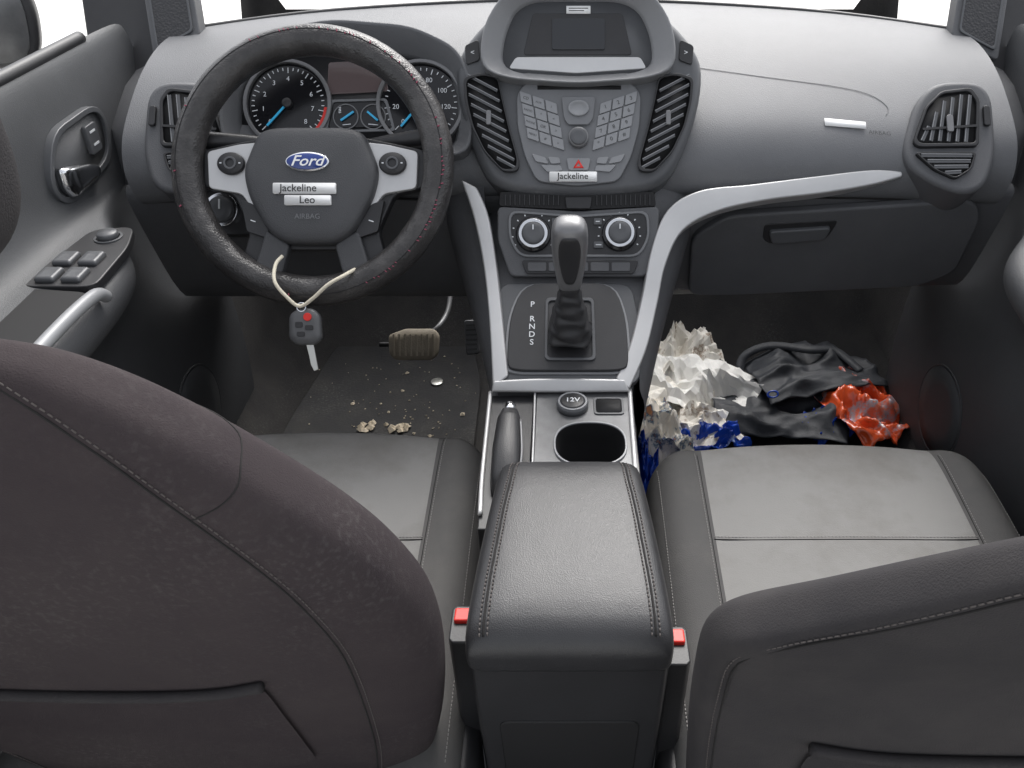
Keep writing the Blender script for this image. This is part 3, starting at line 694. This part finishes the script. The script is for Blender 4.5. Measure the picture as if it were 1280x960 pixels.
# ------------------------------------------------------------------ seats
Wd=[(.25,.20),(.34,.225),(.42,.238),(.52,.25),(.60,.248),(.66,.232),(.71,.208),(.765,.170),(.81,.135),(.84,.105),(.858,.078),(.868,.05),(.872,.02)]
Wp=[(.25,.235),(.40,.25),(.55,.262),(.64,.264),(.672,.260),(.69,.250),(.715,.224),(.77,.182),(.82,.147),(.85,.115),(.864,.08),(.872,.02)]
def seat(name,x0,label,ycf,dusty,yfront,W,e=.72,tk=1.,driver=True):
    s=thing(name,(x0,.6,0),label,'car seat')
    fabs=M_fabd if dusty else M_fab
    px=[(-.235,-.26),(-.247,-.12),(-.246,-.05),(-.237,-.018),(-.215,.004),(-.190,.006),(-.172,-.003),(-.12,.001),(0,.006),(.12,.001),(.172,-.003),(.190,.006),(.215,.004),(.237,-.018),(.246,-.05),(.247,-.12),(.235,-.26)]
    rows=[]
    for y,z,w in ((.22,.30,.95),(.40,.312,1),(.55,.322,1),(.70,.333,1),(yfront-.06,.340,.995),(yfront-.025,.336,.985),(yfront-.005,.318,.965),(yfront,.285,.95),(yfront-.01,.22,.94),(yfront-.03,.10,.93)):
        rows.append([V((x0+dx*w,y-(.035*(abs(dx)/.247)**4),z+dz if z>.25 else max(.08,z+dz*.3))) for dx,dz in px])
    cu=grid('seat_cushion',rows,[M_bol,M_ins],s,sub=2,mi=lambda c:1 if abs(c.x-x0)<.172 and c.z>.2 else 0)
    for sg in (-1,1):
        p=drop(cu,[(x0+sg*.171,y,.4) for y in (.42,.50,.58,.66,.74,.80,yfront-.05,yfront-.025)],.0001)
        tube('seam',p,.0006,M_groove,cu,seg=6,k=3)
        stitches('stitching',[q+V((sg*.003,0,.0005)) for q in p],M_seam,cu,r=.0005)
        p=drop(cu,[(x0+sg*.228,y,.4) for y in (.42,.50,.58,.66,.74,yfront-.09,yfront-.06)],.0003)
        stitches('stitching',p,M_seam,cu,r=.0006)
    p=drop(cu,[(x0-.168+.042*k,.695-.004*math.sin(math.pi*k/8),.4) for k in range(9)],.0001)
    tube('seam',p,.0007,M_groove,cu,seg=6,k=3)
    stitches('stitching',[q+V((0,.004,.0005)) for q in p],M_seam,cu,r=.0005)
    T=[(.25,.06),(.52,.068),(.66,.062),(.765,.052),(.82,.042),(.85,.032),(.866,.018),(.872,.006)]
    def itp(tb,z):
        for (a,b),(c,d_) in zip(tb,tb[1:]):
            if z<=c: return b+(d_-b)*(z-a)/(c-a)
        return tb[-1][1]
    def S(t,z,g=0):
        w=itp(W,z)+g; th=itp(T,z)*tk+g; y=ycf(z)
        return V((x0+w*math.copysign(abs(math.cos(t))**e,math.cos(t)),y+th*math.copysign(abs(math.sin(t))**e,math.sin(t)),z))
    zs=[.25,.30,.36,.42,.48,.54,.60,.64,.672,.69,.715,.75,.78,.80,.82,.835,.848,.858,.865,.870,.872]
    rows=[[S(2*math.pi*k/48,z) for k in range(48)] for z in zs]
    mif=lambda c:1 if (c.y>ycf(c.z)+.6*itp(T,c.z)*tk and abs(c.x-x0)<.15 and c.z<.8) else 0
    bk=grid('backrest',rows,[fabs,M_ins if driver else M_bol],s,closed=True,caps=True,sub=2,mi=mif)
    bv,bo=surf(bk)
    def snap(p,off):
        h=bv.find_nearest(p-bo); return h[0]+bo+h[1]*off
    zz=(.30,.38,.46,.54,.60,.66,.70,.74,.78,.81,.84,.858)
    for sg in (0,1):
        base=-50 if driver else -28
        t=math.radians(base if sg==0 else 180-base)
        p=[snap(S(t,z),.0001) for z in zz]
        tube('seam',p,.0008,M_groove,bk,seg=6,k=3)
        stitches('stitching',[snap(q+V(((1 if sg==0 else -1)*.004,.001,0)),.0004) for q in p],M_seamd,bk,r=.0005)
        if driver:
            a0=t; a1=math.radians(40 if not sg else 140)
            p=[snap(S(a0+(a1-a0)*k/8,.755+.0055*k),.0001) for k in range(9)]
            tube('seam',p,.0006,M_groove,bk,seg=6,k=3)
    hem=[snap(V((x0+a,ycf(z)-.2,z)),.004) for a,z in ((-.19,.535),(-.12,.520),(0,.515),(.08,.518),(.13,.530))]
    tube('pocket_hem',hem,.0045,M_fab,bk,seg=8)
    rows=[]
    for k in range(8):
        z=.515-.028*k
        rows.append([snap(V((x0+a,ycf(z)-.2,z+(.018 if abs(a)>.12 else 0))),.003) for a in (-.19,-.12,0,.08,.13)])
    grid('map_pocket',rows,fabs,bk,sub=1)
    for sg in (-1,1):
        grid('side_shield',[[V((x0+sg*a,y,z)) for a,z in ((.20,.08),(.252,.10),(.258,.20),(.254,.27),(.24,.28))] for y in (.26,.35,.5,.66,.72)],M_blk,s,solid=.006)
    hy=ycf(.9)-.01
    rows=[]
    for k in range(1,16):
        f=math.pi*k/16; q=math.sin(f)**.6
        rows.append([V((x0+.115*q*math.copysign(abs(math.cos(a))**.75,math.cos(a)),hy+.048*q*math.copysign(abs(math.sin(a))**.75,math.sin(a)),.985-.078*math.copysign(abs(math.cos(f))**.8,math.cos(f)))) for a in [2*math.pi*i/32 for i in range(32)]])
    if driver:
        grid('headrest',rows,M_fab,s,closed=True,caps=True,sub=1)
        for sg in (-1,1): tube('headrest_post',[(x0+sg*.05,hy,.93),(x0+sg*.05,hy+.005,.85)],.006,M_chrome,s,k=1)
    return s
seat('driver_seat',-.355,'dark dusty fabric car seat seen from behind with headrest',lambda z:.385-.2*(z-.65),True,.922,Wd,e=.64,tk=.85)
seat('passenger_seat',.352,'grey fabric car seat with reclined backrest beside the armrest',lambda z:.325-(.5 if z>.65 else .12)*(z-.65),False,.895,Wp,e=.5,tk=.55,driver=False)
for sg,x,y,z in ((-1,-.106,.495,.43),(1,.103,.47,.43)):
    b=thing('seat_belt_buckle',(x,y,.25),'black seat belt buckle with red release button beside the armrest','seat belt buckle',group='seat belt buckles beside the armrest')
    grid('buckle_body',[[V((x+a*.013,y+c*.022,zz)) for a,c in ((-1,-.8),(-.7,-1),(.7,-1),(1,-.8),(1,.8),(.7,1),(-.7,1),(-1,.8))] for zz in (.25,.35,z)],M_blk,b,closed=True,caps=True,bevel=.002)
    grid('release_button',[[V((x+a*.0095,y+.008+c*.008,zz)) for a,c in ((-1,-1),(1,-1),(1,1),(-1,1))] for zz in (z-.005,z+.005)],M_red,b,closed=True,caps=True,bevel=.002)

# ------------------------------------------------------------------ doors
def door(s,label):
    dr=thing('front_door',(s*.70,.8,.1),label,'car door')
    rows=[]
    for y,k in ((.1,1),(.35,1),(.6,1),(.8,1),(.89,.98),(.95,.88),(.99,.66),(1.03,.38),(1.08,.15),(1.14,.04),(1.22,0),(1.36,0)):
        p=[(0,.80),(.010,.792),(.016,.76),(.02,.70),(.024,.65),(.03+.01*k,.618),(.03+.04*k,.611),(.03+.10*k,.606),(.03+.122*k,.596),(.03+.128*k,.575),(.03+.115*k,.545),(.032+.05*k,.50),(.035,.44),(.05,.38),(.06,.25),(.055,.12),(.04,.0)]
        rows.append([V((s*(.72-a),y,z)) for a,z in p])
    grid('door_panel',rows,M_door,dr,sub=2)
    tube('window_seal',[(s*.722,.1,.801),(s*.722,.7,.801),(s*.722,1.12,.801),(s*.722,1.25,.801)],.009,M_blk,dr)
    f=1 if s<0 else -1
    fh=Frame((s*.698,0,0),(0,f,0),(0,0,1),1)
    bo=[(f*1.005,-.668),(f*1.055,-.728),(f*1.175,-.730),(f*1.195,-.70),(f*1.175,-.646),(f*1.03,-.630)]
    bi_=[(f*1.014,-.668),(f*1.060,-.720),(f*1.170,-.722),(f*1.186,-.70),(f*1.168,-.654),(f*1.036,-.639)]
    hb_=ring('handle_bezel',fh,rpoly(bo,.032),rpoly(bi_,.030),-.004,.008,M_grey,dr,bevel=.0015)
    panel('handle_recess',fh,bi_,-.002,.003,M_door,hb_,bevel=0,r=.028)
    pillow('handle',fh,rpoly([(f*1.03,-.657),(f*1.034,-.686),(f*1.052,-.682),(f*1.10,-.668),(f*1.125,-.656),(f*1.12,-.643),(f*1.04,-.641)],.007),[(1,.003),(1,.013),(.85,.018),(.4,.019)],M_chrome,hb_)
    panel('lock_switch',fh,[(f*1.124,-.670),(f*1.126,-.710),(f*1.156,-.710),(f*1.154,-.670)],.003,.010,M_grey,hb_,bevel=.0015,r=.005)
    bars('lettering',fh,[(f*1.134,-.70,f*1.148,-.70),(f*1.134,-.682,f*1.148,-.682)],.003,.010,.0106,M_txt,hb_)
    tube('pull_bar',[(s*.566,.845,.60),(s*.563,.82,.615),(s*.563,.75,.620),(s*.563,.66,.618),(s*.57,.60,.60)],.008,M_btn,dr)
    fz=Frame((0,0,.611),(1,0,0),(0,1,0),1)
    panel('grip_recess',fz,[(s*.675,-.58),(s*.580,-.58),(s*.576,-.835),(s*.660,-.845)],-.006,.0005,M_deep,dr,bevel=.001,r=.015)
    if s<0:
        sp=panel('switch_panel',fz,[(-.668,-.845),(-.575,-.845),(-.580,-.95),(-.598,-1.01),(-.652,-1.0)],-.008,.003,M_blk,dr,bevel=.002,r=.018)
        for a in (0,1):
            for b in (0,1):
                x=-.640+.032*a; y=.868+.042*b
                pillow('window_switch',fz,rpoly(rect(x-.012,-y-.015,x+.012,-y+.015),.003),[(1,.002),(1,.007),(.85,.010),(.5,.009)],M_grey,sp)
        ring('knob_ring',fz,circ(-.617,-.974,.018,24),circ(-.617,-.974,.0145,24),.002,.005,M_grey,sp,bevel=.0006)
        pillow('mirror_knob',fz,circ(-.617,-.974,.0135,24),[(1,.002),(1,.010),(.85,.012)],M_grey,sp)
        mf=Frame((-1.02,1.42,.79),(1,.25,0),(0,.1,1),1)
        pillow('wing_mirror',mf,rpoly([(-.13,-.08),(.10,-.09),(.13,-.02),(.11,.08),(-.10,.09),(-.14,.04)],.04),[(.9,-.08),(1,-.02),(1,.0),(.94,.004)],M_blk,dr,sub=1)
        panel('mirror_glass',mf,rpoly([(-.12,-.07),(.09,-.08),(.115,-.02),(.10,.07),(-.09,.08),(-.125,.035)],.035),.003,.006,M_tray,dr,bevel=0)
    fsp=Frame((s*.662,0,0),(0,f,0),(0,0,1),1)
    ring('speaker_ring',fsp,circ(f*1.12,-.20,.085),circ(f*1.12,-.20,.082),-.003,.001,M_door,dr)
    pillow('speaker_grille',fsp,circ(f*1.12,-.20,.080),[(1,-.001),(1,.001),(.6,.002)],M_door,dr)
    return dr
dl=door(-1,'dark grey driver door with chrome handle, window switches and pull handle')
drr=door(1,'dark grey passenger door with armrest and chrome handle')
for s,par in ((0,dl),(1,drr)):
    q=[(176,-30),(238,-30),(250,44),(222,60),(192,76)]
    q=mir(q,712+8) if s else q
    t=panel('tweeter_cover',FTW,q,-.03,0,M_low,par,bevel=.003,r=6)
    q2=shrink(q,.78)
    ring('speaker_frame',FTW,rpoly(q2,5),rpoly(shrink(q,.70),5),-.001,.004,M_grey,t,bevel=.001)
    panel('speaker_mesh',FTW,shrink(q,.72),-.001,.003,M_mesh,t,bevel=.001,r=5)
    q=[(92,-30),(180,-30),(198,84),(170,104),(112,108)]
    q=mir(q,712+8) if s else q
    panel('mirror_sail',FTW,q,-.05,-.012,M_blk,par,bevel=.004,r=6)

# ------------------------------------------------------------------ litter
def crumple(name,c,sx,sy,h,m,label,cat,seed,rot=0,n=44,fq=2.2,parent=None,tilt=0,sharp=True):
    rows=[]
    for i in range(n+1):
        r=[]
        for j in range(n+1):
            u=i/n-.5;v=j/n-.5
            p=V((u*fq+seed*7,v*fq,seed))
            e=1-abs(noise.noise(p*1.1))*2.4; e2=1-abs(noise.noise(p*2.6+V((3,3,3))))*2.2; e3=1-abs(noise.noise(p*6+V((5,1,3))))*2
            z=h*(.55*max(0,e)+.22*e2+.10*e3)*(1-1.0*(u*u+v*v))+tilt*(u+.5)
            dx=.14*noise.noise(p*1.3+V((9,0,0)))+.03*noise.noise(p*5); dy=.14*noise.noise(p*1.3+V((0,9,0)))+.03*noise.noise(p*5+V((4,4,0)))
            X=(u+dx)*sx;Y=(v+dy)*sy
            r.append(V((c[0]+X*math.cos(rot)-Y*math.sin(rot),c[1]+X*math.sin(rot)+Y*math.cos(rot),c[2]+z)))
        rows.append(r)
    o=grid(name,rows,m,parent,solid=.0008,smooth=not sharp)
    if not parent: o['label']=label;o['category']=cat
    return o
crumple('crumpled_paper',(.215,1.29,.03),.22,.26,.10,M_paper,'crumpled white paper bag printed in brown on the passenger floor','paper',1,.4,fq=2.2,n=24)
crumple('crumpled_paper',(.28,1.36,.05),.19,.22,.09,M_paperw,'crumpled plain white paper on the passenger floor','paper',2,1.0,fq=1.7,n=20)
crumple('crumpled_paper',(.23,1.48,.05),.20,.15,.11,M_paper,'crumpled printed paper leaning against the footwell carpet','paper',5,.2,fq=2.0,n=20)
crumple('newspaper',(.155,1.17,.06),.14,.24,.10,M_news,'crumpled newspaper sheet between console and passenger seat','newspaper',3,.2,fq=2.4,n=24)
crumple('snack_wrapper',(.265,1.19,.04),.17,.07,.08,M_bluew,'shiny blue snack wrapper beside the papers','wrapper',4,.3,sharp=False)
crumple('snack_wrapper',(.135,1.04,.08),.05,.15,.12,M_bluew,'shiny blue snack wrapper squeezed by the console','wrapper',7,.0,sharp=False)
crumple('snack_wrapper',(.525,1.26,.03),.10,.08,.07,M_bluew,'blue snack wrapper tucked under a shiny orange bag','wrapper',9,.5,sharp=False)
crumple('chip_bag',(.605,1.30,.05),.15,.24,.08,M_orw,'shiny orange and clear snack bag beside a black bag','snack bag',6,.3,fq=2.4,sharp=False)
bg=thing('black_bag',(.46,1.34,0),'soft black cloth bag with flap and small blue logo','bag')
crumple('bag_body',(.43,1.30,.03),.28,.20,.09,M_cloth,'','',11,-.15,fq=1.0,parent=bg,sharp=False)
crumple('bag_flap',(.51,1.39,.06),.26,.18,.08,M_cloth,'','',13,.3,fq=.9,parent=bg,sharp=False)
def strap(name,P,w):
    P=catmull(P,8); rows=[]
    for i,c in enumerate(P):
        t=(P[min(i+1,len(P)-1)]-P[max(i-1,0)]).normalized(); n=t.cross(V((0,-.5,.86))).normalized()
        rows.append([c-n*w,c+n*w])
    grid(name,rows,M_cloth,bg,solid=.002)
strap('bag_strap',[(.37,1.38,.06),(.38,1.44,.09),(.44,1.46,.11),(.52,1.43,.12),(.58,1.44,.11),(.62,1.38,.10)],.009)
fe=Frame((.405,1.262,.128),(1,.1,0),(0,.7,.7),1)
ring('emblem',fe,circ(0,0,.012,20,.008),circ(0,0,.009,20,.005),-.004,.001,M_bluew,bg,bevel=0)

# ------------------------------------------------------------------ camera, light
cam=bpy.data.cameras.new('camera'); co=bpy.data.objects.new('camera',cam); col.objects.link(co)
co.location=(0,0,1.10); co.rotation_euler=(math.radians(90-36.87),0,0)
cam.lens=28.125; cam.sensor_width=36; cam.shift_x=-.05625; cam.clip_start=.02; cam.clip_end=300
scn.camera=co
w=bpy.data.worlds.new('World'); scn.world=w; w.use_nodes=True
nt=w.node_tree; bgd=nt.nodes['Background']
sky=nt.nodes.new('ShaderNodeTexSky'); sky.sky_type='NISHITA'; sky.sun_disc=False
sky.sun_elevation=math.radians(50); sky.sun_rotation=math.radians(10); sky.dust_density=4
hs=nt.nodes.new('ShaderNodeHueSaturation'); hs.inputs['Saturation'].default_value=.22; hs.inputs['Value'].default_value=2.15
nt.links.new(sky.outputs[0],hs.inputs['Color']); nt.links.new(hs.outputs[0],bgd.inputs[0])
bgd.inputs[1].default_value=.15
sn=bpy.data.lights.new('sun','SUN'); sn.energy=1.4; sn.angle=math.radians(30); sn.color=(1,.98,.95)
so_=bpy.data.objects.new('sun',sn); col.objects.link(so_)
dirv=V((math.sin(math.radians(10))*math.cos(math.radians(50)),math.cos(math.radians(10))*math.cos(math.radians(50)),math.sin(math.radians(50))))
so_.rotation_euler=dirv.to_track_quat('Z','Y').to_euler(); so_.location=(0,3,5)
scn.view_settings.view_transform='Standard'; scn.view_settings.look='None'; scn.view_settings.exposure=0
